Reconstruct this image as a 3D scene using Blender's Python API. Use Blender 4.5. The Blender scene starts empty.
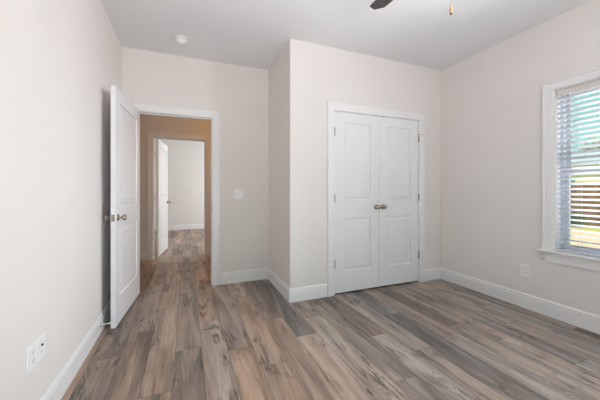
import bpy, bmesh, math, random
from mathutils import Vector, Matrix
random.seed(7)
PI = math.pi
SC = bpy.context.scene
COL = SC.collection
R = math.radians

# ------------------------------------------------------------------ camera
cd = bpy.data.cameras.new('camera')
cam = bpy.data.objects.new('camera', cd)
COL.objects.link(cam)
cam.location = (0, 0, 1.17)
cam.rotation_euler = (R(90), 0, R(-21.9))
cd.sensor_width = 36
cd.lens = 36 * 281 / 600
cd.shift_y = -10 / 600
cd.clip_start = 0.02
SC.camera = cam

# ------------------------------------------------------------------ colour management
SC.view_settings.view_transform = 'Standard'
SC.view_settings.look = 'None'
SC.view_settings.gamma = 1
SC.view_settings.use_curve_mapping = False
SC.view_settings.exposure = 0.31
SC.cycles.max_bounces = 12
SC.cycles.diffuse_bounces = 8
SC.cycles.use_denoising = True
SC.cycles.sample_clamp_indirect = 4

# ------------------------------------------------------------------ sky, sun, daylight, added fill lamps
W = bpy.data.worlds.new('sky')
SC.world = W
W.use_nodes = True
wn = W.node_tree
wn.nodes.clear()
wo = wn.nodes.new('ShaderNodeOutputWorld')
wb = wn.nodes.new('ShaderNodeBackground')
wr = wn.nodes.new('ShaderNodeValToRGB')
ws = wn.nodes.new('ShaderNodeSeparateXYZ')
wt = wn.nodes.new('ShaderNodeTexCoord')
wn.links.new(wt.outputs['Generated'], ws.inputs[0])
wn.links.new(ws.outputs['Z'], wr.inputs[0])
wn.links.new(wr.outputs[0], wb.inputs[0])
wn.links.new(wb.outputs[0], wo.inputs[0])
wr.color_ramp.elements[0].position = 0.0
wr.color_ramp.elements[0].color = (0.62, 0.90, 0.86, 1)
wr.color_ramp.elements[1].position = 0.30
wr.color_ramp.elements[1].color = (0.20, 0.80, 0.72, 1)
_e = wr.color_ramp.elements.new(0.6)
_e.color = (0.85, 0.92, 1.0, 1)
wb.inputs[1].default_value = 0.9


def lamp(name, kind, loc, power, color, target=None, size=1.0, size_y=None, **kw):
    d = bpy.data.lights.new(name, kind)
    o = bpy.data.objects.new(name, d)
    COL.objects.link(o)
    d.energy = power
    d.color = color
    o.location = loc
    if kind == 'AREA':
        d.shape = 'RECTANGLE'
        d.size = size
        d.size_y = size_y or size
    for k, v in kw.items():
        setattr(d, k, v)
    if target is not None:
        v = Vector(target) - Vector(loc)
        o.rotation_euler = v.to_track_quat('-Z', 'Y').to_euler()
    return o


lamp('sun', 'SUN', (0, 0, 10), 3.2, (1, 0.95, 0.86), target=(5.5, 3.0, 0), angle=R(1))
lamp('ground_bounce_side_window', 'AREA', (4.1, 1.95, 0.02), 22, (0.90, 0.95, 1.0), target=(3.1, 1.2, 1.5), size=1.0, size_y=0.6)
lamp('added_fill_right', 'AREA', (3.42, -0.03, 1.34), 26, (0.88, 0.935, 1.0), target=(-0.6, 0.2, 1.45), size=0.85, size_y=1.3)  # added fill lamp outside the unseen opening in the right wall
lamp('added_fill_right_beam', 'AREA', (3.42, -0.03, 1.34), 9.5, (0.88, 0.935, 1.0), target=(-0.6, 2.6, 1.0), size=0.85, size_y=1.3, spread=R(50))  # added narrow fill beam towards the left wall and open door
lamp('added_fill_near', 'AREA', (0.2, -1.1, 0.6), 60, (0.97, 0.955, 1.0), target=(0.0, 1.0, 2.75), size=1.0, size_y=0.8)  # added fill lamp behind the camera, aimed up at the ceiling
lamp('added_upfill_right', 'AREA', (3.6, -0.03, 0.30), 30, (0.93, 0.95, 1.0), target=(1.3, 1.4, 2.75), size=0.55, size_y=0.5, spread=R(75))  # added upward lamp for the ceiling and the closet corner's shadow on it
lamp('added_upfill_near', 'AREA', (0.9, -1.1, 0.6), 10, (0.95, 0.96, 1.0), target=(1.2, 1.2, 2.75), size=1.0, size_y=0.8, spread=R(70))  # weaker added lamp behind the camera, more ceiling fill
lamp('hall_lamp', 'POINT', (1.3, 4.45, 2.45), 11, (1.0, 0.53, 0.14), shadow_soft_size=0.12)
lamp('daylight_far_room', 'AREA', (2.52, 7.3, 1.4), 64, (0.91, 0.98, 1.0), target=(-1.0, 7.6, 1.3), size=1.6, size_y=1.5)


# ------------------------------------------------------------------ materials
def newmat(name):
    m = bpy.data.materials.new(name)
    m.use_nodes = True
    nt = m.node_tree
    b = nt.nodes['Principled BSDF']
    return m, nt, b


def mat(name, col, rough=0.5, metal=0.0, noise=0.0, nscale=30, bump=0.0, bscale=200, spec=None):
    """Plain paint or metal: a slight real variation of the pigment and a fine surface texture."""
    m, nt, b = newmat(name)
    b.inputs['Base Color'].default_value = (*col, 1)
    b.inputs['Roughness'].default_value = rough
    b.inputs['Metallic'].default_value = metal
    if spec is not None:
        b.inputs['Specular IOR Level'].default_value = spec
    tc = nt.nodes.new('ShaderNodeTexCoord')
    if noise:
        n = nt.nodes.new('ShaderNodeTexNoise')
        n.inputs['Scale'].default_value = nscale
        n.inputs['Detail'].default_value = 4
        r = nt.nodes.new('ShaderNodeValToRGB')
        r.color_ramp.elements[0].position = 0.3
        r.color_ramp.elements[1].position = 0.7
        r.color_ramp.elements[0].color = (*[c * (1 - noise) for c in col], 1)
        r.color_ramp.elements[1].color = (*[min(1, c * (1 + noise)) for c in col], 1)
        nt.links.new(tc.outputs['Object'], n.inputs['Vector'])
        nt.links.new(n.outputs['Fac'], r.inputs[0])
        nt.links.new(r.outputs[0], b.inputs['Base Color'])
    if bump:
        n2 = nt.nodes.new('ShaderNodeTexNoise')
        n2.inputs['Scale'].default_value = bscale
        n2.inputs['Detail'].default_value = 3
        bp = nt.nodes.new('ShaderNodeBump')
        bp.inputs['Strength'].default_value = bump
        bp.inputs['Distance'].default_value = 0.002
        nt.links.new(tc.outputs['Object'], n2.inputs['Vector'])
        nt.links.new(n2.outputs['Fac'], bp.inputs['Height'])
        nt.links.new(bp.outputs[0], b.inputs['Normal'])
    return m


WALL = mat('wall_paint', (0.770, 0.726, 0.700), 0.75, noise=0.01, nscale=3, bump=0.25, bscale=160, spec=0.3)
CEIL = mat('ceiling_paint', (0.74, 0.74, 0.75), 0.9, noise=0.01, nscale=3, bump=0.3, bscale=120, spec=0.2)
TRIM = mat('trim_paint', (0.81, 0.80, 0.805), 0.38, noise=0.006, nscale=8)
DOORP = mat('door_paint', (0.80, 0.80, 0.815), 0.42, noise=0.006, nscale=10, bump=0.08, bscale=90)
NICKEL = mat('satin_nickel', (0.40, 0.35, 0.30), 0.22, 1.0, noise=0.03)
STEEL = mat('spring_steel', (0.75, 0.75, 0.73), 0.25, 1.0, noise=0.03)
PLASTIC = mat('white_plastic', (0.86, 0.855, 0.845), 0.35, noise=0.005)
DARKSLOT = mat('slot_dark', (0.05, 0.045, 0.04), 0.6, noise=0.05)
BRASS = mat('brass', (0.45, 0.30, 0.14), 0.3, 1.0, noise=0.03)
BLIND = mat('blind_vinyl', (0.68, 0.70, 0.77), 0.45, noise=0.01)
RAILM = mat('valance_vinyl', (0.66, 0.63, 0.61), 0.5, noise=0.01)
CORD = mat('cord_white', (0.62, 0.61, 0.62), 0.8, noise=0.03)
VINYL = mat('window_vinyl', (0.68, 0.70, 0.76), 0.4, noise=0.005)
RUBBER = mat('rubber_white', (0.8, 0.8, 0.78), 0.7, noise=0.01)
BRONZE = mat('bronze_housing', (0.045, 0.036, 0.03), 0.4, 0.6, noise=0.05)
BLADE = mat('walnut_blade', (0.040, 0.034, 0.031), 0.65, noise=0.25, nscale=25)
FOB = mat('wood_fob', (0.52, 0.33, 0.16), 0.45, noise=0.1)
SIDING = mat('cream_siding', (0.86, 0.71, 0.48), 0.7, noise=0.03, nscale=2)
ROOFING = mat('grey_shingle', (0.42, 0.48, 0.46), 0.9, noise=0.15, nscale=6)
FENCEM = mat('cedar_boards', (0.24, 0.125, 0.055), 0.85, noise=0.35, nscale=5)
BARK = mat('bark', (0.20, 0.16, 0.12), 0.9, noise=0.3, nscale=12)
DRYEXT = mat('outer_wall_siding', (0.6, 0.58, 0.54), 0.8, noise=0.03)


def leafmat(name, a, c):
    m, nt, b = newmat(name)
    n = nt.nodes.new('ShaderNodeTexNoise')
    n.inputs['Scale'].default_value = 1.7
    r = nt.nodes.new('ShaderNodeValToRGB')
    r.color_ramp.elements[0].position = 0.35
    r.color_ramp.elements[1].position = 0.65
    r.color_ramp.elements[0].color = (*a, 1)
    r.color_ramp.elements[1].color = (*c, 1)
    tc = nt.nodes.new('ShaderNodeTexCoord')
    nt.links.new(tc.outputs['Object'], n.inputs['Vector'])
    nt.links.new(n.outputs['Fac'], r.inputs[0])
    nt.links.new(r.outputs[0], b.inputs['Base Color'])
    b.inputs['Roughness'].default_value = 0.7
    return m


LEAF_A = leafmat('leaves_olive', (0.30, 0.30, 0.16), (0.55, 0.47, 0.24))
LEAF_B = leafmat('leaves_green', (0.20, 0.40, 0.22), (0.42, 0.62, 0.40))
LEAF_D = leafmat('leaves_dark', (0.06, 0.11, 0.03), (0.13, 0.20, 0.05))

# glass
GLASS, nt, b = newmat('window_glass')
nt.nodes.remove(b)
tr = nt.nodes.new('ShaderNodeBsdfTransparent')
gl = nt.nodes.new('ShaderNodeBsdfGlossy')
gl.inputs['Roughness'].default_value = 0.02
mx = nt.nodes.new('ShaderNodeMixShader')
mx.inputs[0].default_value = 0.05
tr.inputs[0].default_value = (0.97, 0.99, 0.98, 1)
nt.links.new(tr.outputs[0], mx.inputs[1])
nt.links.new(gl.outputs[0], mx.inputs[2])
nt.links.new(mx.outputs[0], nt.nodes['Material Output'].inputs[0])

# lawn: green turf, straw-coloured dormant turf nearer the house
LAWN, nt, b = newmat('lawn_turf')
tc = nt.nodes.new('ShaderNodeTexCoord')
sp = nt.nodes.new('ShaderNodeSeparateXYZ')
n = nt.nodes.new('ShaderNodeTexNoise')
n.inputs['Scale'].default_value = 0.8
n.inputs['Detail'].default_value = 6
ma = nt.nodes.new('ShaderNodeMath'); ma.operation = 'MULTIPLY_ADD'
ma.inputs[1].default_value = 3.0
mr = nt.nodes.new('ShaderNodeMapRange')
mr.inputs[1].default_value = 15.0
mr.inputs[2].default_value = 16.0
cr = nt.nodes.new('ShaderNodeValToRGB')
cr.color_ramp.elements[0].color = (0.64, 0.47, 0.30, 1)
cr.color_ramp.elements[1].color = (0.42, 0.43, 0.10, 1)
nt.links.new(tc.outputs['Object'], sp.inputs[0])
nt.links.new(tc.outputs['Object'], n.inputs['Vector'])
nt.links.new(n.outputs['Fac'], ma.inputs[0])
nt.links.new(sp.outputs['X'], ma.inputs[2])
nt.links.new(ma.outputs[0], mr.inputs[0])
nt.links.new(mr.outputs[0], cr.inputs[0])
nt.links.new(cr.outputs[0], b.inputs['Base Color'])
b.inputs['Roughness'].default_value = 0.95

# floor planks
FLOOR, nt, b = newmat('plank_floor')
L = nt.links.new
N = nt.nodes.new
at = N('ShaderNodeAttribute'); at.attribute_name = 'plank_rnd'; at.attribute_type = 'GEOMETRY'
tc = N('ShaderNodeTexCoord')
off = N('ShaderNodeVectorMath'); off.operation = 'SCALE'; off.inputs[3].default_value = 37.0
L(at.outputs['Vector'], off.inputs[0])
add = N('ShaderNodeVectorMath'); add.operation = 'ADD'
L(tc.outputs['Object'], add.inputs[0]); L(off.outputs[0], add.inputs[1])
sepr = N('ShaderNodeSeparateColor'); L(at.outputs['Color'], sepr.inputs[0])


def noise(sx, sy, detail=4, dist=0.0, rough=0.55):
    mp = N('ShaderNodeMapping'); mp.inputs['Scale'].default_value = (sx, sy, 1)
    L(add.outputs[0], mp.inputs['Vector'])
    nn = N('ShaderNodeTexNoise')
    nn.inputs['Scale'].default_value = 1
    nn.inputs['Detail'].default_value = detail
    nn.inputs['Roughness'].default_value = rough
    nn.inputs['Distortion'].default_value = dist
    L(mp.outputs[0], nn.inputs['Vector'])
    return nn.outputs['Fac']


def math_(op, a, c=None, clamp=False, d=None):
    m = N('ShaderNodeMath'); m.operation = op; m.use_clamp = clamp
    for i, v in enumerate((a, c, d)):
        if v is None:
            continue
        if isinstance(v, (int, float)):
            m.inputs[i].default_value = v
        else:
            L(v, m.inputs[i])
    return m.outputs[0]


def ramp(fac, pts):
    r = N('ShaderNodeValToRGB')
    e = r.color_ramp.elements
    e[0].position = pts[0][0]; e[0].color = (*pts[0][1], 1)
    e[1].position = pts[-1][0]; e[1].color = (*pts[-1][1], 1)
    for p, c in pts[1:-1]:
        q = e.new(p); q.color = (*c, 1)
    L(fac, r.inputs[0])
    return r.outputs[0]


def mixc(f, a, c, mode='MIX'):
    m = N('ShaderNodeMix'); m.data_type = 'RGBA'; m.blend_type = mode
    if isinstance(f, (int, float)):
        m.inputs[0].default_value = f
    else:
        L(f, m.inputs[0])
    for i, v in ((6, a), (7, c)):
        if isinstance(v, tuple):
            m.inputs[i].default_value = (*v, 1)
        else:
            L(v, m.inputs[i])
    return m.outputs[2]


bands = noise(9.0, 0.9, 4, 1.1, 0.55)
fine = noise(38, 2.2, 3, 1.0)
fac = math_('ADD', math_('ADD', math_('MULTIPLY', math_('SUBTRACT', bands, 0.5), 1.65), math_('MULTIPLY', math_('SUBTRACT', fine, 0.5), 0.5)), sepr.outputs[0])
basec = ramp(fac, [(0.05, (0.125, 0.102, 0.090)), (0.28, (0.210, 0.173, 0.151)), (0.48, (0.310, 0.250, 0.210)),
                   (0.66, (0.395, 0.320, 0.270)), (0.84, (0.46, 0.38, 0.325)), (1.0, (0.55, 0.475, 0.42))])
# each plank, and each streak in it, leans towards tan or grey
tf = math_('ADD', math_('MULTIPLY', math_('SUBTRACT', noise(7, 0.8, 2, 0.8), 0.5), 1.1), sepr.outputs[1])
tint = ramp(tf, [(0.0, (1.15, 0.98, 0.84)), (0.5, (1.0, 0.99, 0.97)), (1.0, (0.88, 0.98, 1.07))])
basec = mixc(1.0, basec, tint, 'MULTIPLY')
grain = noise(170, 4.5, 5, 0.6, 0.7)
basec = mixc(1.0, basec, ramp(grain, [(0.28, (0.74, 0.74, 0.74)), (0.72, (1.22, 1.22, 1.22))]), 'MULTIPLY')
# dark cracks that follow the grain
ck = noise(7, 0.95, 4, 1.9, 0.6)
line = math_('SUBTRACT', 1.0, math_('MULTIPLY', math_('ABSOLUTE', math_('SUBTRACT', ck, 0.5)), 22.0), True)
gate = math_('MULTIPLY', math_('SUBTRACT', noise(3.0, 2.4, 2), 0.49), 9.0, True)
crack = math_('MULTIPLY', line, gate, True)
# knots with swirled grain around them
mpv = N('ShaderNodeMapping'); mpv.inputs['Scale'].default_value = (6.0, 2.6, 0)
L(add.outputs[0], mpv.inputs['Vector'])
nz = N('ShaderNodeTexNoise'); nz.inputs['Scale'].default_value = 2.6; nz.inputs['Detail'].default_value = 4
L(mpv.outputs[0], nz.inputs['Vector'])
mv = N('ShaderNodeVectorMath'); mv.operation = 'MULTIPLY_ADD'
mv.inputs[1].default_value = (0.55, 0.55, 0)
L(nz.outputs['Color'], mv.inputs[0]); L(mpv.outputs[0], mv.inputs[2])
vo = N('ShaderNodeTexVoronoi'); vo.inputs['Scale'].default_value = 1.0; vo.inputs['Randomness'].default_value = 1
L(mv.outputs[0], vo.inputs['Vector'])
vs = N('ShaderNodeSeparateColor'); L(vo.outputs['Color'], vs.inputs[0])
kg = math_('GREATER_THAN', vs.outputs[0], 0.30)
knot = math_('MULTIPLY', math_('SUBTRACT', 1.0, math_('MULTIPLY', vo.outputs['Distance'], 9.0), True), kg)
halo = math_('MULTIPLY', math_('SUBTRACT', 1.0, math_('MULTIPLY', vo.outputs['Distance'], 2.3), True), kg)
ringf = math_('MULTIPLY', halo, math_('POWER', math_('ABSOLUTE', math_('SINE', math_('MULTIPLY', vo.outputs['Distance'], 34.0))), 2.0))
basec = mixc(math_('MULTIPLY', ringf, 0.75), basec, (0.12, 0.085, 0.064))
basec = mixc(math_('MULTIPLY', math_('POWER', knot, 0.5), 0.9), basec, (0.045, 0.032, 0.026))
basec = mixc(math_('MULTIPLY', crack, 0.85), basec, (0.050, 0.037, 0.031))
L(basec, b.inputs['Base Color'])
L(math_('ADD', math_('MULTIPLY', grain, 0.16), 0.36), b.inputs['Roughness'])
b.inputs['Specular IOR Level'].default_value = 0.5
bp = N('ShaderNodeBump'); bp.inputs['Strength'].default_value = 0.12; bp.inputs['Distance'].default_value = 0.002
L(grain, bp.inputs['Height']); L(bp.outputs[0], b.inputs['Normal'])
SEAM = mat('plank_seam', (0.055, 0.045, 0.038), 0.8, noise=0.05)


# ------------------------------------------------------------------ mesh helpers
def add_box(bm, x0, x1, y0, y1, z0, z1, bev=0.0, mi=0):
    r = bmesh.ops.create_cube(bm, size=1)
    vs_ = r['verts']
    for v in vs_:
        v.co = Vector((x0 + (v.co.x + .5) * (x1 - x0), y0 + (v.co.y + .5) * (y1 - y0), z0 + (v.co.z + .5) * (z1 - z0)))
    fs = set(f for v in vs_ for f in v.link_faces)
    for f in fs:
        f.material_index = mi
    if bev:
        es = list(set(e for v in vs_ for e in v.link_edges))
        bmesh.ops.bevel(bm, geom=es, offset=bev, segments=2, profile=0.5, affect='EDGES')


def add_lathe(bm, prof, seg=24, M=None):
    """prof: (radius, height) pairs about the local Z axis."""
    rings = []
    for r_, h_ in prof:
        if r_ < 1e-6:
            rings.append([bm.verts.new((0, 0, h_))])
        else:
            rings.append([bm.verts.new((r_ * math.cos(2 * PI * k / seg), r_ * math.sin(2 * PI * k / seg), h_)) for k in range(seg)])
    for a, c in zip(rings, rings[1:]):
        for k in range(seg):
            k2 = (k + 1) % seg
            if len(a) == 1 and len(c) == 1:
                continue
            if len(a) == 1:
                f = bm.faces.new((a[0], c[k2], c[k]))
            elif len(c) == 1:
                f = bm.faces.new((a[k], a[k2], c[0]))
            else:
                f = bm.faces.new((a[k], a[k2], c[k2], c[k]))
            f.smooth = True
    for rr, flip in ((rings[0], True), (rings[-1], False)):
        if len(rr) > 1:
            bm.faces.new(list(reversed(rr)) if flip else rr)
    if M is not None:
        bmesh.ops.transform(bm, matrix=M, verts=[v for rr in rings for v in rr])


def add_tube(bm, pts, rad, seg=8):
    pts = [Vector(p) for p in pts]
    rings = []
    up = Vector((0, 0, 1))
    for i, p in enumerate(pts):
        t = (pts[min(i + 1, len(pts) - 1)] - pts[max(i - 1, 0)]).normalized()
        u = t.cross(up)
        if u.length < 1e-3:
            u = t.cross(Vector((1, 0, 0)))
        u.normalize()
        v = t.cross(u)
        r_ = rad[i] if isinstance(rad, (list, tuple)) else rad
        rings.append([bm.verts.new(p + u * r_ * math.cos(2 * PI * k / seg) + v * r_ * math.sin(2 * PI * k / seg)) for k in range(seg)])
    for a, c in zip(rings, rings[1:]):
        for k in range(seg):
            f = bm.faces.new((a[k], a[(k + 1) % seg], c[(k + 1) % seg], c[k]))
            f.smooth = True
    bm.faces.new(list(reversed(rings[0])))
    bm.faces.new(rings[-1])


def obj(name, bm, m, parent=None, loc=None):
    bmesh.ops.recalc_face_normals(bm, faces=bm.faces)
    me = bpy.data.meshes.new(name)
    bm.to_mesh(me)
    bm.free()
    for q in (m if isinstance(m, (list, tuple)) else [m]):
        me.materials.append(q)
    o = bpy.data.objects.new(name, me)
    COL.objects.link(o)
    if parent is not None:
        o.parent = parent
    if loc is not None:
        o.location = loc
    return o


def tag(o, label=None, cat=None, kind=None, group=None):
    if label:
        o['label'] = label
    if cat:
        o['category'] = cat
    if kind:
        o['kind'] = kind
    if group:
        o['group'] = group
    return o


def thing(name, loc, label, cat, rz=0, kind=None, group=None):
    o = bpy.data.objects.new(name, None)
    COL.objects.link(o)
    o.empty_display_size = 0.1
    o.location = loc
    o.rotation_euler = (0, 0, rz)
    return tag(o, label, cat, kind, group)


def boxes(name, lst, m, parent=None, bev=0.0):
    bm = bmesh.new()
    for q in lst:
        add_box(bm, *q, bev=bev)
    return obj(name, bm, m, parent)


# ------------------------------------------------------------------ room numbers
H = 2.75
XL, XR, YF, YC, YN = -0.667, 3.116, 3.60, 2.755, -0.62      # left, right, rear (with the door), closet front, behind the camera
XC = 0.998                                                  # closet side wall
HY, RY = 5.285, 9.0                                         # hall far wall, far room's end wall
D1 = (-0.53, 0.287)                                         # bedroom door opening between jamb faces
D2 = (1.519, 2.733)                                         # closet opening
D3 = (-0.522, 0.300)                                        # door across the hall
WY = (0.585, 1.515)
WZ = (0.617, 2.082)
DZ = 2.052
JT = 0.019

# ------------------------------------------------------------------ walls
def wall(name, lst, label):
    return tag(boxes(name, lst, WALL), label, 'wall', 'structure')


wall('wall_left', [(XL - .15, XL, YN - .15, YF + .12, 0, H)], 'long pale wall on the left beside the open door, with two plates')
wall('wall_rear', [(XL, D1[0] - JT, YF, YF + .12, 0, H), (D1[0] - JT, D1[1] + JT, YF, YF + .12, DZ + JT, H),
                   (D1[1] + JT, XR + .15, YF, YF + .12, 0, H)], 'beige wall holding the doorway to the hall and the light switch')
wall('wall_closet_front', [(XC, D2[0] - JT, YC, YC + .115, 0, H), (D2[0] - JT, D2[1] + JT, YC, YC + .115, DZ + JT, H),
                           (D2[1] + JT, XR, YC, YC + .115, 0, H)], 'pale wall around the white double closet doors')
wall('wall_closet_side', [(XC, XC + .115, YC + .115, YF, 0, H)], 'short narrow wall returning from closet corner to rear wall')
wall('wall_right', [(XR, XR + .15, YN - .15, -.50, 0, H), (XR, XR + .15, .43, WY[0], 0, H),
                    (XR, XR + .15, -.50, .43, 0, WZ[0] - .02), (XR, XR + .15, -.50, .43, WZ[1], H), (XR, XR + .15, WY[1], YF, 0, H),
                    (XR, XR + .15, WY[0], WY[1], 0, WZ[0] - .02), (XR, XR + .15, WY[0], WY[1], WZ[1], H)],
     'greyish beige wall on the right with the blind-covered window')
wall('wall_near', [(XL, -.3, YN - .15, YN, 0, H), (2.0, XR, YN - .15, YN, 0, H), (-.3, 2.0, YN - .15, YN, 0, .7), (-.3, 2.0, YN - .15, YN, 2.2, H)],
     'wall behind the camera with a wide opening added for fill light')  # opening added behind the camera to let the fill lamps in
wall('wall_hall', [(-2.3, D3[0] - JT, HY, HY + .115, 0, H), (D3[0] - JT, D3[1] + JT, HY, HY + .115, DZ + JT, H), (D3[1] + JT, 2.7, HY, HY + .115, 0, H)],
     'tan wall across the hallway around the second doorway')
wall('wall_hall_left', [(-2.45, -2.3, YF + .12, RY + .12, 0, H)], 'end wall closing the hallway and far room on the left')
wall('wall_hall_near', [(-2.3, XL - .15, YF, YF + .12, 0, H)], 'hallway side wall beyond the left bedroom wall')
wall('wall_hall_right', [(2.7, 2.82, YF + .12, RY + .12, 0, H)], 'end wall closing the hallway and far room on the right')
wall('wall_far', [(-2.3, 2.7, RY, RY + .12, 0, H)], 'white end wall of the bright room seen through both doorways')
tag(boxes('ceiling', [(-2.45, XR + .15, YN - .15, RY + .12, H, H + .15)], CEIL), 'smooth off-white ceiling of the bedroom and hall', 'ceiling', 'structure')

# ------------------------------------------------------------------ floor: one mesh of planks over a dark seam bed
PW = 0.1778
known = {-3: [2.306], -2: [2.631], -1: [1.797, 3.07], 0: [2.22], 1: [2.628], 2: [2.086], 3: [1.816, 3.087], 4: [2.454], 7: [1.372],
         12: [1.759], 14: [1.064], 15: [1.61]}
bm = bmesh.new()
lay = bm.faces.layers.float_vector.new('plank_rnd')
i0, i1 = -13, 19
rnd = random.Random(23)
for i in range(i0, i1):
    xa, xb = -.078 + PW * i, -.078 + PW * (i + 1)
    ylo, yhi = (YN - .02, RY + .02)
    if xb < XL - .15 - PW:
        ylo = YF
    if xa > 2.75:
        yhi = YF
    ks = sorted(known.get(i, [rnd.uniform(0, 1.2)]))
    ends = list(ks)
    y = ks[0]
    while y > ylo:
        y -= 1.22 if len(ks) == 1 else 1.2
        ends.append(y)
    y = ks[-1]
    while y < yhi:
        y += 1.22
        ends.append(y)
    ends = sorted(set(ends))
    for ya, yb in zip(ends, ends[1:]):
        ya, yb = max(ya, ylo), min(yb, yhi)
        if yb - ya < .02:
            continue
        s = 0.0010
        vv = [bm.verts.new((px_, py_, 0)) for px_, py_ in ((xa + s, ya + s), (xb - s, ya + s), (xb - s, yb - s), (xa + s, yb - s))]
        f = bm.faces.new(vv)
        t = rnd.random()
        xc_ = (xa + xb) / 2
        f[lay] = Vector((0.24 + 0.46 * rnd.random(), min(1, max(0, rnd.gauss(0.30 + 0.14 * xc_, 0.20))), rnd.random()))  # tint greys to the right: bluish window sheen put into the colour
q = [bm.verts.new(p) for p in ((-2.45, YN - .15, -.0015), (XR + .15, YN - .15, -.0015), (XR + .15, RY + .12, -.0015), (-2.45, RY + .12, -.0015))]
f = bm.faces.new(q)
f.material_index = 1
add_box(bm, -2.45, XR + .15, YN - .15, RY + .12, -.15, -.002, mi=1)
fl = obj('floor', bm, [FLOOR, SEAM])
tag(fl, 'brown and grey wood-look plank floor with knots and dark cracks', 'floor', 'structure')

# ------------------------------------------------------------------ baseboards
BP = [(0, 0), (.014, 0), (.014, .110), (.009, .114), (.008, .119), (.0125, .124), (.0125, .131), (.006, .141), (.004, .145), (0, .145)]


def baseboard(name, p0, p1, nrm, m0, m1, label):
    """p0->p1 along the wall foot, nrm out of the wall; m = +1 outside mitre, -1 inside mitre, 0 square end."""
    p0, p1, nrm = Vector(p0), Vector(p1), Vector(nrm)
    d = (p1 - p0).normalized()
    bm = bmesh.new()
    ra, rb = [], []
    for t, z in BP:
        a = p0 - d * t * m0 + nrm * t
        c = p1 + d * t * m1 + nrm * t
        ra.append(bm.verts.new((a.x, a.y, z)))
        rb.append(bm.verts.new((c.x, c.y, z)))
    k = len(BP)
    for i in range(k):
        j = (i + 1) % k
        bm.faces.new((ra[i], ra[j], rb[j], rb[i]))
    bm.faces.new(ra)
    bm.faces.new(list(reversed(rb)))
    return tag(obj(name, bm, TRIM), label, 'baseboard', 'structure')


CW = 0.090   # casing width
baseboard('baseboard_left', (XL, YN), (XL, YF), (1, 0), -1, -1, 'white baseboard along the left wall, behind the open door')
baseboard('baseboard_rear', (D1[1] + CW + .005, YF), (XC, YF), (0, -1), 0, -1, 'short white baseboard right of the hall doorway below light switch')
baseboard('baseboard_closet_side', (XC, YC), (XC, YF), (-1, 0), 1, -1, 'white baseboard on the short closet return wall')
baseboard('baseboard_closet_left', (XC, YC), (D2[0] - CW - .005, YC), (0, -1), 1, 0, 'short white baseboard between closet corner and closet door casing')
baseboard('baseboard_closet_right', (D2[1] + CW + .005, YC), (XR, YC), (0, -1), 0, -1, 'short white baseboard right of the closet doors')
baseboard('baseboard_right', (XR, YN), (XR, YC), (-1, 0), -1, -1, 'long white baseboard under the window wall')
baseboard('baseboard_near', (XL, YN), (XR, YN), (0, 1), -1, -1, 'white baseboard behind the camera')
baseboard('baseboard_hall', (-2.3, HY), (D3[0] - CW - .005, HY), (0, -1), -1, 0, 'baseboard across the hallway left of the second doorway')
baseboard('baseboard_hall_right', (D3[1] + CW + .005, HY), (2.7, HY), (0, -1), 0, -1, 'baseboard across the hallway right of the second doorway')
baseboard('baseboard_far', (-2.3, RY), (2.7, RY), (0, -1), -1, -1, 'white baseboard at the end of the far bright room')

# ------------------------------------------------------------------ casings
CP = [(.005, 0), (.005, .011), (.012, .014), (.042, .015), (.066, .018), (.083, .019), (.087, .017), (.090, 0)]


def casing(bm, u0, u1, z0, z1, P, bottom=False, prof=CP):
    """profiled trim mitred round an opening; P(u, z, proud) gives the world point."""
    loops = []
    for o_, t in prof:
        if bottom:
            c = [(u0 - o_, z0 - o_), (u0 - o_, z1 + o_), (u1 + o_, z1 + o_), (u1 + o_, z0 - o_)]
        else:
            c = [(u0 - o_, z0), (u0 - o_, z1 + o_), (u1 + o_, z1 + o_), (u1 + o_, z0)]
        loops.append([bm.verts.new(P(u, z, t)) for u, z in c])
    n_ = len(loops)
    for a in range(n_):
        c = (a + 1) % n_
        for k in range(3 + bool(bottom)):
            k2 = (k + 1) % 4
            bm.faces.new((loops[a][k], loops[a][k2], loops[c][k2], loops[c][k]))
    if not bottom:
        bm.faces.new([l[0] for l in loops])
        bm.faces.new([l[3] for l in reversed(loops)])


def jambs(bm, x0, x1, ya, yb, ztop, stop_y=None):
    add_box(bm, x0 - JT, x0, ya, yb, 0, ztop)
    add_box(bm, x1, x1 + JT, ya, yb, 0, ztop)
    add_box(bm, x0 - JT, x1 + JT, ya, yb, ztop, ztop + JT)
    if stop_y:
        s0, s1 = stop_y
        add_box(bm, x0, x0 + .011, s0, s1, 0, ztop - .011)
        add_box(bm, x1 - .011, x1, s0, s1, 0, ztop - .011)
        add_box(bm, x0, x1, s0, s1, ztop - .011, ztop)


bm = bmesh.new()
casing(bm, D1[0], D1[1], 0, DZ, lambda u, z, t: (u, YF - t, z))
casing(bm, D1[0], D1[1], 0, DZ, lambda u, z, t: (u, YF + .12 + t, z))
jambs(bm, D1[0], D1[1], YF, YF + .12, DZ, (YF + .040, YF + .075))
tr1 = tag(obj('trim_1', bm, TRIM), 'white casing and jamb around the doorway to the hall', 'door frame', 'structure')
bm = bmesh.new()
casing(bm, D2[0], D2[1], 0, DZ, lambda u, z, t: (u, YC - t, z))
jambs(bm, D2[0], D2[1], YC, YC + .115, DZ)
add_box(bm, D2[0], D2[1], YC + .055, YC + .068, DZ - .011, DZ)
tr2 = tag(obj('trim_2', bm, TRIM), 'white casing around the double closet doors', 'door frame', 'structure')
bm = bmesh.new()
casing(bm, D3[0], D3[1], 0, DZ, lambda u, z, t: (u, HY - t, z))
casing(bm, D3[0], D3[1], 0, DZ, lambda u, z, t: (u, HY + .115 + t, z))
jambs(bm, D3[0], D3[1], HY, HY + .115, DZ, (HY + .040, HY + .075))
tr3 = tag(obj('trim_3', bm, TRIM), 'casing around the second doorway across the hall', 'door frame', 'structure')


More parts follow.
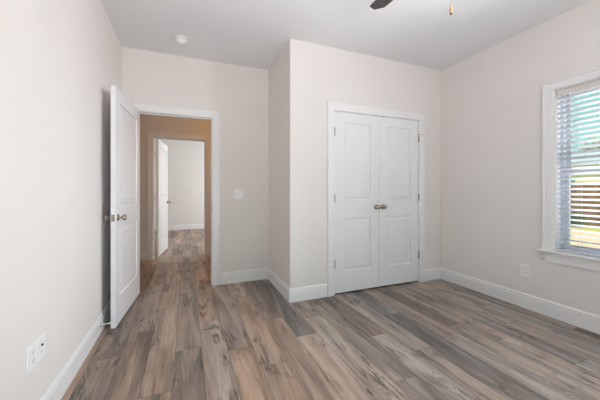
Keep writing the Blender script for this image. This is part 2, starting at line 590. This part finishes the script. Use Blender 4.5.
# ------------------------------------------------------------------ doors
def leaf_bm(w, h, t, mx_, zs, x0=0.0):
    """two-panel moulded door, local: width along x from x0, thickness along y 0..t, foot at z 0."""
    bm = bmesh.new()
    xs = [x0, x0 + mx_, x0 + w - mx_, x0 + w]
    zz = [0, zs[0], zs[1], zs[2], zs[3], h]
    ins = [(0, 0), (.003, .001), (.009, .012), (.020, .013), (.027, .012), (.046, .004), (.050, .0035)]
    outer = {}
    for side, y, sg in ((0, 0, 1), (1, t, -1)):
        g = {}
        for i, x in enumerate(xs):
            for k, z in enumerate(zz):
                g[i, k] = bm.verts.new((x, y, z))
        for i in range(3):
            for k in range(5):
                if i == 1 and k in (1, 3):
                    x_a, x_b, z_a, z_b = xs[1], xs[2], zz[k], zz[k + 1]
                    prev = [g[1, k], g[2, k], g[2, k + 1], g[1, k + 1]]
                    for o_, dp in ins[1:]:
                        yy = y + sg * dp
                        cur = [bm.verts.new(c) for c in ((x_a + o_, yy, z_a + o_), (x_b - o_, yy, z_a + o_), (x_b - o_, yy, z_b - o_), (x_a + o_, yy, z_b - o_))]
                        for j in range(4):
                            bm.faces.new((prev[j], prev[(j + 1) % 4], cur[(j + 1) % 4], cur[j]))
                        prev = cur
                    bm.faces.new(prev)
                else:
                    bm.faces.new((g[i, k], g[i + 1, k], g[i + 1, k + 1], g[i, k + 1]))
        outer[side] = g
    a, c = outer[0], outer[1]
    for i in range(3):
        for k in (0, 5):
            bm.faces.new((a[i, k], a[i + 1, k], c[i + 1, k], c[i, k]))
    for k in range(5):
        for i in (0, 3):
            bm.faces.new((a[i, k], a[i, k + 1], c[i, k + 1], c[i, k]))
    return bm


KNOB = [(0, 0), (.0290, 0), (.0300, .003), (.028, .007), (.018, .010), (.011, .013), (.0100, .028), (.013, .032), (.021, .037),
        (.0250, .044), (.0255, .051), (.0235, .058), (.017, .063), (.008, .066), (0, .066)]


def knob(parent, x, y, z, sign, name='knob'):
    """rose, neck and ball, axis along local y"""
    bm = bmesh.new()
    add_lathe(bm, KNOB, 28, Matrix.Translation((x, y, z)) @ Matrix.Rotation(R(90) * (-sign), 4, 'X'))
    return obj(name, bm, NICKEL, parent)


def hinge(parent, x, y, z, plates):
    bm = bmesh.new()
    for k in range(5):
        add_lathe(bm, [(0, 0), (.0085, 0), (.0085, .0168), (0, .0168)], 12, Matrix.Translation((x, y, z - .0445 + k * .0178)))
    add_lathe(bm, [(0, 0), (.005, .001), (.004, .005), (0, .006)], 12, Matrix.Translation((x, y, z + .0445)))
    for p in plates:
        add_box(bm, *p[:4], z - .0445, z + .0445, bev=.0005)
    return obj('hinge', bm, NICKEL, parent)


ZP = (.228, .835, 1.030, 1.918)
GAP = .014
# bedroom door, swung into the room towards the left wall: local x runs from the hinge to the free edge
dt = .035
dw, dh = .838, 2.030
PIN1 = Vector((D1[0] + .004, YF - .004, 0))
d1 = thing('door_1', (PIN1.x, PIN1.y, GAP), 'white two-panel door standing open beside the left wall', 'door', rz=R(-90 - 4.4), kind='structure')
# local +x -> free edge; local +y -> away from the wall (the face one sees)
leaf = obj('door_leaf', leaf_bm(dw, dh, dt, .115, ZP), DOORP, d1)
knob(d1, dw - .060, dt, .935 - GAP, 1)
knob(d1, dw - .060, 0, .935 - GAP, -1)
bm = bmesh.new()
add_box(bm, dw, dw + .0015, .005, .030, .935 - GAP - .029, .935 - GAP + .029, bev=.0005)
add_box(bm, dw, dw + .010, .011, .024, .935 - GAP - .008, .935 - GAP + .008, bev=.002)
obj('latch_plate', bm, NICKEL, d1)
for z in (.33, 1.06, 1.80):
    hinge(d1, 0, -.004, z, [(-.001, .0005, 0, .030)])
# strike plate belongs to the frame
boxes('strike_plate', [(D1[1] - .0015, D1[1], YF + .004, YF + .034, .905, .965)], NICKEL, tr1, bev=.0005)

# the door across the hall opens into the far room
PIN3 = Vector((D3[0] + .030, HY + .115 + .004, 0))
d3 = thing('door_3', (PIN3.x, PIN3.y, GAP), 'white two-panel door ajar into the bright room across the hall', 'door', rz=R(90 - 7.3), kind='structure')
dl3 = obj('door_leaf', leaf_bm(.80, dh, dt, .115, ZP), DOORP, d3)
for v in dl3.data.vertices:
    v.co.y -= dt
knob(d3, .80 - .06, 0, .93 - GAP, 1)
knob(d3, .80 - .06, -dt, .93 - GAP, -1)
for z in (.297, 1.033, 1.79):
    hinge(tr3, D3[0] + .006, HY + .121, z, [(D3[0], D3[0] + .0015, HY + .079, HY + .115)])

# closet: a pair of narrow leaves
cw = (D2[1] - D2[0] - .009) / 2
zc = (.230, .836, 1.030, 1.920)
for s, nm, lab in ((0, 'door_2', 'left leaf of the white double closet doors, knob on its right edge'),
                   (1, 'door_4', 'right leaf of the white double closet doors, knob on its left edge')):
    x0 = D2[0] + .003 + s * (cw + .003)
    dr = thing(nm, (x0, YC + .003, GAP + .004), lab, 'door', kind='structure')
    bmq = leaf_bm(cw, 2.029, dt, .112, zc)
    obj('door_leaf', bmq, DOORP, dr)
    knob(dr, (cw - .045) if s == 0 else .045, 0, .97 - .018, -1)
    hx = -.003 if s == 0 else cw + .003
    for z in (.345, 1.075, 1.82):
        hinge(dr, hx, -.0075, z - .018, [(hx - .012 * (s == 0), hx + .012 * (s == 1), -.0032, -.0012)])
    bm = bmesh.new()
    bx0 = (cw - .075) if s == 0 else .02
    add_box(bm, bx0, bx0 + .055, -.0015, .022, 2.028, 2.0335, bev=.001)
    obj('ball_catch', bm, NICKEL, dr)
    if s == 1:
        bm = bmesh.new()
        add_tube(bm, [(hx, -.010, 1.852), (hx - .012, -.035, 1.855), (hx - .030, -.050, 1.855)], .0035, 8)
        add_tube(bm, [(hx, -.010, 1.852), (hx + .012, -.030, 1.856), (hx + .034, -.036, 1.856)], .0035, 8)
        add_lathe(bm, [(0, 0), (.008, 0), (.008, .006), (0, .008)], 12, Matrix.Translation((hx + .034, -.036, 1.852)))
        add_lathe(bm, [(0, 0), (.009, 0), (.009, .008), (0, .008)], 12, Matrix.Translation((hx, -.0095, 1.848)))
        obj('hinge_pin_stop', bm, STEEL, dr)

# ------------------------------------------------------------------ window
W1 = thing('window_1', (XR, (WY[0] + WY[1]) / 2, WZ[0]), 'white-trimmed window on the right wall looking onto a fenced yard', 'window', kind='structure')
M1 = Matrix.Translation(W1.location).inverted()


def win_part(name, bm, m, parent=W1):
    """built in world coordinates, then moved under the window's empty"""
    bmesh.ops.transform(bm, matrix=M1, verts=bm.verts)
    return obj(name, bm, m, parent)


y0, y1 = WY
z0, z1 = WZ
bm = bmesh.new()
WP = [(.004, 0), (.004, .012), (.012, .015), (.045, .017), (.066, .019), (.070, .026), (.080, .028), (.083, .024), (.083, 0)]
casing(bm, y0, y1, z0, z1, lambda u, z, t: (XR - t, u, z), prof=WP)
win_part('casing', bm, TRIM)
bm = bmesh.new()
add_box(bm, XR, XR + .085, y1 - .004, y1, z0, z1)
add_box(bm, XR, XR + .085, y0, y0 + .004, z0, z1)
add_box(bm, XR, XR + .085, y0, y1, z1 - .004, z1)
win_part('jamb_liner', bm, TRIM)
bm = bmesh.new()
add_box(bm, XR - .052, XR, y0 - .112, y1 + .112, z0 - .021, z0, bev=.006)
add_box(bm, XR - .004, XR + .085, y0 + .0005, y1 - .0005, z0 - .0195, z0, bev=.001)
win_part('window_sill', bm, TRIM)
bm = bmesh.new()
add_box(bm, XR - .018, XR, y0 - .066, y1 + .066, z0 - .112, z0 - .021, bev=.003)
win_part('apron', bm, TRIM)
FX = XR + .085
bm = bmesh.new()
add_box(bm, FX, FX + .065, y1 - .030, y1, z0, z1)
add_box(bm, FX, FX + .065, y0, y0 + .030, z0, z1)
add_box(bm, FX, FX + .065, y0, y1, z1 - .030, z1)
add_box(bm, FX, FX + .065, y0, y1, z0 - .02, z0 + .025)
win_part('window_frame', bm, VINYL)
ZM = 1.335


def sash(name, xa, xb, za, zb):
    bm = bmesh.new()
    s_ = .034
    add_box(bm, xa, xb, y1 - .030 - s_, y1 - .030, za, zb, bev=.002)
    add_box(bm, xa, xb, y0 + .030, y0 + .030 + s_, za, zb, bev=.002)
    add_box(bm, xa, xb, y0 + .030 + s_, y1 - .030 - s_, zb - s_, zb, bev=.002)
    add_box(bm, xa, xb, y0 + .030 + s_, y1 - .030 - s_, za, za + s_, bev=.002)
    o = win_part(name, bm, VINYL)
    bm = bmesh.new()
    xm = (xa + xb) / 2
    add_box(bm, xm - .002, xm + .002, y0 + .030 + s_ - .004, y1 - .030 - s_ + .004, za + s_ - .004, zb - s_ + .004)
    bmesh.ops.transform(bm, matrix=M1, verts=bm.verts)
    obj('pane', bm, GLASS, o)
    return o


sash('upper_sash', FX + .035, FX + .060, ZM - .01, z1 - .030)
sash('lower_sash', FX + .006, FX + .031, z0 + .025, ZM + .024)

# opening added to the same wall, out of the frame, so fill lamps shine in
OPEN2 = thing('fill_opening', (XR, -.035, WZ[0]), 'opening added for fill light on the right wall, nearer the camera', 'window', kind='structure')
bm = bmesh.new()
casing(bm, -.50, .43, z0, z1, lambda u, z, t: (-t, u + .035, z - WZ[0]), bottom=True)
obj('casing', bm, TRIM, OPEN2)

# venetian blind hung inside the window recess
BX = XR + .043
bl = thing('window_blind', (BX, (y0 + y1) / 2, z1 - .004), 'white horizontal-slat blind lowered in the window with slats open', 'blind')
yb0, yb1 = y0 + .009 - bl.location.y, y1 - .009 - bl.location.y
ZT = bl.location.z
bm = bmesh.new()
add_box(bm, -.026, .026, yb0, yb1, -.050, -.001, bev=.002)
obj('head_rail', bm, RAILM, bl)
bm = bmesh.new()
add_box(bm, -.033, -.027, yb0 - .001, yb1 + .001, -.060, -.001, bev=.002)
obj('valance', bm, RAILM, bl)
NS = 30
pitch = .0455
bm = bmesh.new()
zs_ = []
for k in range(NS):
    z = -.078 - pitch * k
    zs_.append(z)
    tilt = R(22)
    Mx = Matrix.Translation((0, 0, z)) @ Matrix.Rotation(tilt, 4, 'Y')
    prof = [(-.025, -.0011), (-.0125, .0010), (0, .0018), (.0125, .0010), (.025, -.0011), (.025, -.0036), (0, -.0008), (-.025, -.0036)]
    ra = [bm.verts.new(Mx @ Vector((a, yb0, c))) for a, c in prof]
    rb = [bm.verts.new(Mx @ Vector((a, yb1, c))) for a, c in prof]
    for i in range(8):
        bm.faces.new((ra[i], ra[(i + 1) % 8], rb[(i + 1) % 8], rb[i]))
    bm.faces.new(ra)
    bm.faces.new(rb)
obj('slats', bm, BLIND, bl)
zbot = -(ZT - z0) + .003
bm = bmesh.new()
add_box(bm, -.025, .025, yb0, yb1, zbot, zbot + .014, bev=.003)
obj('bottom_rail', bm, BLIND, bl)
for yy in (yb0 + .15, 0, yb1 - .15):
    bm = bmesh.new()
    for xx in (-.0265, .0265):
        add_tube(bm, [(xx, yy, -.05), (xx, yy, zbot + .018)], .0012, 6)
    obj('ladder_cord', bm, CORD, bl)
bm = bmesh.new()
add_tube(bm, [(-.036, yb1 - .10, -.058), (-.038, yb1 - .10, -.10), (-.038, yb1 - .10, -.62)], .0042, 8)
obj('tilt_wand', bm, PLASTIC, bl)


# ------------------------------------------------------------------ wall plates; local x across, z up, -y out of the wall
def plate(name, loc, rz, w, h, label, cat):
    t = thing(name, loc, label, cat, rz=rz)
    bm = bmesh.new()
    add_box(bm, -w / 2, w / 2, -.006, 0, -h / 2, h / 2, bev=.0022)
    obj('cover_plate', bm, PLASTIC, t)
    return t


def duplex(t):
    for zc_ in (.0195, -.0195):
        bm = bmesh.new()
        add_box(bm, -.017, .017, -.0085, -.004, zc_ - .014, zc_ + .014, bev=.003)
        rc = obj('receptacle', bm, PLASTIC, t)
        bm = bmesh.new()
        add_box(bm, -.0085, -.0065, -.0088, -.0080, zc_ - .002, zc_ + .008)
        add_box(bm, .0060, .0090, -.0088, -.0080, zc_ - .002, zc_ + .007)
        add_lathe(bm, [(0, 0), (.003, 0), (.003, .0008), (0, .0008)], 10, Matrix.Translation((0, -.0080, zc_ - .008)) @ Matrix.Rotation(R(90), 4, 'X'))
        obj('slots', bm, DARKSLOT, rc)
    bm = bmesh.new()
    add_lathe(bm, [(0, 0), (.0032, 0), (.0025, .0012), (0, .0014)], 12, Matrix.Translation((0, -.006, 0)) @ Matrix.Rotation(R(90), 4, 'X'))
    obj('screw', bm, PLASTIC, t)


o1 = plate('wall_outlet', (XR, 1.757, .372), R(-90), .080, .122, 'white duplex outlet on the right wall, left of and below the window', 'outlet')
duplex(o1)
o2 = plate('wall_outlet', (XL, 1.663, .402), R(90), .086, .120, 'white duplex outlet low on the left wall, left of the cable plate', 'outlet')
duplex(o2)
o3 = plate('cable_plate', (XL, 1.750, .402), R(90), .080, .120, 'white cable jack plate on the left wall with a dark centre connector', 'wall plate')
bm = bmesh.new()
add_lathe(bm, [(0, 0), (.0065, 0), (.0065, .003), (.0045, .003), (.0045, .0065), (0, .0075)], 14, Matrix.Translation((0, -.006, .010)) @ Matrix.Rotation(R(90), 4, 'X'))
obj('coaxial_connector', bm, DARKSLOT, o3)
bm = bmesh.new()
add_lathe(bm, [(0, 0), (.0038, 0), (.003, .0015), (0, .0016)], 12, Matrix.Translation((0, -.006, -.024)) @ Matrix.Rotation(R(90), 4, 'X'))
obj('screw', bm, STEEL, o3)
o4 = plate('light_switch', (.605, YF, 1.118), 0, .116, .118, 'white double light switch right of the hall doorway', 'light switch')
for xx in (-.023, .023):
    bm = bmesh.new()
    add_box(bm, xx - .006, xx + .006, -.0075, -.004, -.013, .013, bev=.001)
    add_box(bm, xx - .0042, xx + .0042, -.018, -.005, -.002, .008, bev=.001)
    obj('toggle', bm, PLASTIC, o4)
    for zz in (-.030, .030):
        bm = bmesh.new()
        add_lathe(bm, [(0, 0), (.003, 0), (.0024, .0012), (0, .0013)], 10, Matrix.Translation((xx, -.006, zz)) @ Matrix.Rotation(R(90), 4, 'X'))
        obj('screw', bm, PLASTIC, o4)

# spring door stop screwed to the left baseboard
ds = thing('door_stop', (XL + .014, 2.700, .085), 'small silver spring door stop on the left baseboard beside the open door', 'door stop')
bm = bmesh.new()
MX = Matrix.Rotation(R(90), 4, 'Y')
add_lathe(bm, [(0, 0), (.011, 0), (.011, .003), (.006, .006), (0, .006)], 16, MX)
obj('base', bm, STEEL, ds)
bm = bmesh.new()
pts = []
for k in range(0, 15 * 10 + 1):
    a = 2 * PI * k / 10
    pts.append((.005 + .0042 * k / 10, .0052 * math.cos(a), .0052 * math.sin(a)))
add_tube(bm, pts, .0013, 6)
obj('spring', bm, STEEL, ds)
bm = bmesh.new()
add_lathe(bm, [(0, .066), (.007, .066), (.0075, .070), (.0065, .078), (0, .078)], 16, MX)
obj('rubber_tip', bm, RUBBER, ds)

# ------------------------------------------------------------------ smoke detector on the ceiling
sd = thing('smoke_detector', (-.057, 3.180, H), 'round white smoke detector on the ceiling above the doorway', 'smoke detector')
bm = bmesh.new()
add_lathe(bm, [(0, 0), (.066, 0), (.066, -.008), (.060, -.010), (.060, -.013)], 40)
obj('mounting_base', bm, PLASTIC, sd)
bm = bmesh.new()
add_lathe(bm, [(.062, -.012), (.062, -.026), (.054, -.034), (.036, -.036), (.034, -.043), (.030, -.046), (0, -.047)], 40)
obj('cover', bm, PLASTIC, sd)
bm = bmesh.new()
for k in range(20):
    a = 2 * PI * k / 20
    M_ = Matrix.Rotation(a, 4, 'Z')
    r_ = bmesh.ops.create_cube(bm, size=1)
    for v in r_['verts']:
        v.co = M_ @ Vector((.0622 + v.co.x * .001, v.co.y * .012, -.019 + v.co.z * .008))
obj('vents', bm, mat('vent_grey', (0.35, 0.35, 0.34), 0.7, noise=0.03), sd)
bm = bmesh.new()
add_lathe(bm, [(0, -.046), (.008, -.046), (.008, -.049), (0, -.050)], 16, Matrix.Translation((.012, 0, 0)))
obj('test_button', bm, PLASTIC, sd)

# ------------------------------------------------------------------ ceiling fan (only a blade tip and the pull chain reach the frame)
fan = thing('ceiling_fan', (1.235, 1.066, H), 'dark brown ceiling fan with a hanging pull chain', 'ceiling fan')
bm = bmesh.new()
add_lathe(bm, [(0, 0), (.065, 0), (.062, -.020), (.040, -.050), (.018, -.058), (0, -.058)], 32)
obj('canopy', bm, BRONZE, fan)
bm = bmesh.new()
add_lathe(bm, [(0, -.05), (.012, -.05), (.012, -.22), (0, -.22)], 16)
obj('down_rod', bm, BRONZE, fan)
bm = bmesh.new()
add_lathe(bm, [(0, -.205), (.035, -.21), (.075, -.225), (.092, -.250), (.094, -.300), (.080, -.325), (.060, -.335), (.060, -.365), (.050, -.385), (0, -.392)], 40)
obj('motor_housing', bm, BRONZE, fan)
for k in range(4):
    az = R(93 + 90 * k)
    Mb = Matrix.Rotation(az, 4, 'Z') @ Matrix.Translation((0, 0, -.325)) @ Matrix.Rotation(R(-13), 4, 'X')
    bm = bmesh.new()
    n1 = 14
    outl = []
    r0, r1 = .17, .552
    for side in (1, -1):
        seq = []
        for i in range(n1 + 1):
            t = i / n1
            x = r0 + (r1 - r0) * t
            hw = .045 + .022 * math.sin(min(1, t * 1.15) * PI / 2)
            if t > .86:
                q_ = (t - .86) / .14
                hw *= math.sqrt(max(0, 1 - q_ ** 2.6)) * .93 + .07
            if t < .1:
                hw *= .75 + 2.5 * t
            seq.append((x, side * hw))
        outl += seq if side == 1 else list(reversed(seq))
    top = [bm.verts.new((x, y, .003)) for x, y in outl]
    bot = [bm.verts.new((x, y, -.003)) for x, y in outl]
    bm.faces.new(top)
    bm.faces.new(list(reversed(bot)))
    for i in range(len(outl)):
        j = (i + 1) % len(outl)
        bm.faces.new((top[i], bot[i], bot[j], top[j]))
    bmesh.ops.transform(bm, matrix=Mb, verts=bm.verts)
    bo = obj('blade', bm, BLADE, fan)
    bm = bmesh.new()
    add_tube(bm, [(.075, 0, .0), (.12, .0, -.006), (.16, .022, -.007), (.235, .026, -.007)], .006, 8)
    add_tube(bm, [(.12, .0, -.006), (.16, -.022, -.007), (.235, -.026, -.007)], .006, 8)
    bmesh.ops.transform(bm, matrix=Mb, verts=bm.verts)
    obj('blade_bracket', bm, BRONZE, bo)
bm = bmesh.new()
chx, chy = 1.264 - 1.235, 1.055 - 1.066
zz = -.380
while zz > -.622:
    bmesh.ops.create_uvsphere(bm, u_segments=6, v_segments=4, radius=.0016, matrix=Matrix.Translation((chx, chy, zz)))
    zz -= .0042
pc = obj('pull_chain', bm, BRASS, fan)
bm = bmesh.new()
zt = 2.124 - H
add_lathe(bm, [(0, zt), (.0022, zt), (.0050, zt - .007), (.0072, zt - .020), (.0075, zt - .032), (.0062, zt - .043)], 18, Matrix.Translation((chx, chy, 0)))
obj('fob', bm, FOB, pc)
bm = bmesh.new()
add_lathe(bm, [(.0064, zt - .041), (.0055, zt - .046), (.0030, zt - .051), (0, zt - .052)], 18, Matrix.Translation((chx, chy, 0)))
obj('fob_tip', bm, BRONZE, pc)

# ------------------------------------------------------------------ the yard outside
GZ = -.35
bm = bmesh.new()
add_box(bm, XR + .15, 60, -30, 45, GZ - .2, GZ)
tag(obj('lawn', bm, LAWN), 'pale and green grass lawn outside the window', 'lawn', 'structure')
fx = 15.6
fence = thing('fence', (fx, 5, GZ), 'brown wooden board fence across the yard outside the window', 'fence')
fr = random.Random(4)
bm = bmesh.new()
y = -9.0
while y < 21:
    w_ = .138
    hgt = 1.83 + fr.uniform(-.012, .012)
    yl = y - 5
    v = [bm.verts.new(p) for p in ((0, yl, .04), (0, yl + w_, .04), (0, yl + w_, hgt - .03), (0, yl + w_ - .03, hgt), (0, yl + .03, hgt), (0, yl, hgt - .03))]
    v2 = [bm.verts.new(p.co + Vector((.018, 0, 0))) for p in v]
    bm.faces.new(v)
    bm.faces.new(list(reversed(v2)))
    for i in range(6):
        bm.faces.new((v[i], v[(i + 1) % 6], v2[(i + 1) % 6], v2[i]))
    y += .145
obj('boards', bm, FENCEM, fence)
for z in (.3, .95, 1.55):
    boxes('rail', [(.018, .056, -14, 16, z, z + .089)], FENCEM, fence)
for k in range(13):
    boxes('post', [(.056, .145, -14 + 2.44 * k, -13.91 + 2.44 * k, 0, 1.78)], FENCEM, fence)

# neighbouring house
nh = thing('neighbour_house', (25, 9, GZ), 'cream sided neighbouring house with grey roof behind the fence', 'house')
bm = bmesh.new()
add_box(bm, 0, 9, -9, 9, 0, 3.35)
for k in range(17):
    add_box(bm, -.02, 0, -9, 9, .2 * k + .02, .2 * k + .19)
obj('wall', bm, SIDING, nh)
bm = bmesh.new()
v = [bm.verts.new(p) for p in ((-.5, -9.5, 3.3), (9.5, -9.5, 3.3), (4.5, -5.0, 4.7), (-.5, 9.5, 3.3), (9.5, 9.5, 3.3), (4.5, 5.0, 4.7))]
for q in ((0, 1, 4, 3), (0, 3, 5, 2), (1, 2, 5, 4), (0, 2, 1), (3, 4, 5)):
    bm.faces.new([v[i] for i in q])
obj('roof', bm, ROOFING, nh)
boxes('fascia', [(-.52, -.49, -9.5, 9.5, 3.18, 3.34)], TRIM, nh)


def foliage(bm, c, rad, n_, sz, rg):
    for _ in range(n_):
        d = Vector((rg.gauss(0, 1), rg.gauss(0, 1), rg.gauss(0, 1))).normalized()
        r_ = rg.random() ** .4
        p = Vector(c) + Vector((d.x * rad[0], d.y * rad[1], d.z * rad[2])) * r_
        a = Vector((rg.gauss(0, 1), rg.gauss(0, 1), rg.gauss(0, 1))).normalized()
        u = a.orthogonal().normalized()
        w_ = a.cross(u)
        s = sz * rg.uniform(.6, 1.3)
        bm.faces.new([bm.verts.new(p + u * s), bm.verts.new(p + w_ * s * .55), bm.verts.new(p - u * s), bm.verts.new(p - w_ * s * .55)])


def tree(loc, h, rad, n_, m, label, seed, group=None):
    rg = random.Random(seed)
    t = thing('tree', loc, label, 'tree')
    bm = bmesh.new()
    add_tube(bm, [(0, 0, 0), (.05, .05, h * .3), (-.05, .1, h * .6), (0, 0, h * .85)], [.18, .14, .09, .03], 8)
    for k in range(6):
        a = rg.uniform(0, 2 * PI)
        zb = h * rg.uniform(.35, .65)
        add_tube(bm, [(0, 0.03, zb), (math.cos(a) * rad * .4, math.sin(a) * rad * .4, zb + h * .12), (math.cos(a) * rad * .75, math.sin(a) * rad * .75, zb + h * .2)], [.07, .045, .02], 6)
    obj('trunk', bm, BARK, t)
    bm = bmesh.new()
    for k in range(9):
        a = rg.uniform(0, 2 * PI)
        rr = rad * rg.uniform(.1, .6)
        foliage(bm, (math.cos(a) * rr, math.sin(a) * rr, h * rg.uniform(.5, .88)), (rad * .48, rad * .48, h * .15), n_ // 9, .16, rg)
    obj('crown', bm, m, t)
    return t


tree((36, 13.6, GZ), 7.4, 2.6, 800, LEAF_A, 'olive leafed tree behind the neighbouring house, left of the other', 3)
tree((37.5, 19.6, GZ), 7.4, 2.2, 1200, LEAF_B, 'green leafed tree partly hidden by the window frame edge', 5)
tree((38, 9.0, GZ), 8.0, 2.9, 800, LEAF_B, 'tall green tree behind the neighbouring house, furthest right', 9)


def shrub(name, loc, rad, m, label, seed, n_=500, sz=.06, zc_=0):
    rg = random.Random(seed)
    t = thing(name, loc, label, 'shrub')
    bm = bmesh.new()
    for k in range(5):
        a = rg.uniform(0, 2 * PI)
        add_tube(bm, [(0, 0, 0), (math.cos(a) * rad * .3, math.sin(a) * rad * .3, zc_ or rad * .8)], [.018, .008], 5)
    obj('stems', bm, BARK, t)
    bm = bmesh.new()
    foliage(bm, (0, 0, zc_ or rad * .85), (rad, rad, rad * .82), n_, sz, rg)
    obj('leaves', bm, m, t)


shrub('shrub', (14.9, 6.55, GZ), .34, LEAF_D, 'low dark green shrub at the foot of the fence', 11)
shrub('shrub', (17.2, 8.15, GZ), .80, LEAF_B, 'pale green bush rising just behind the fence top', 12, 1500, .07, 1.55)
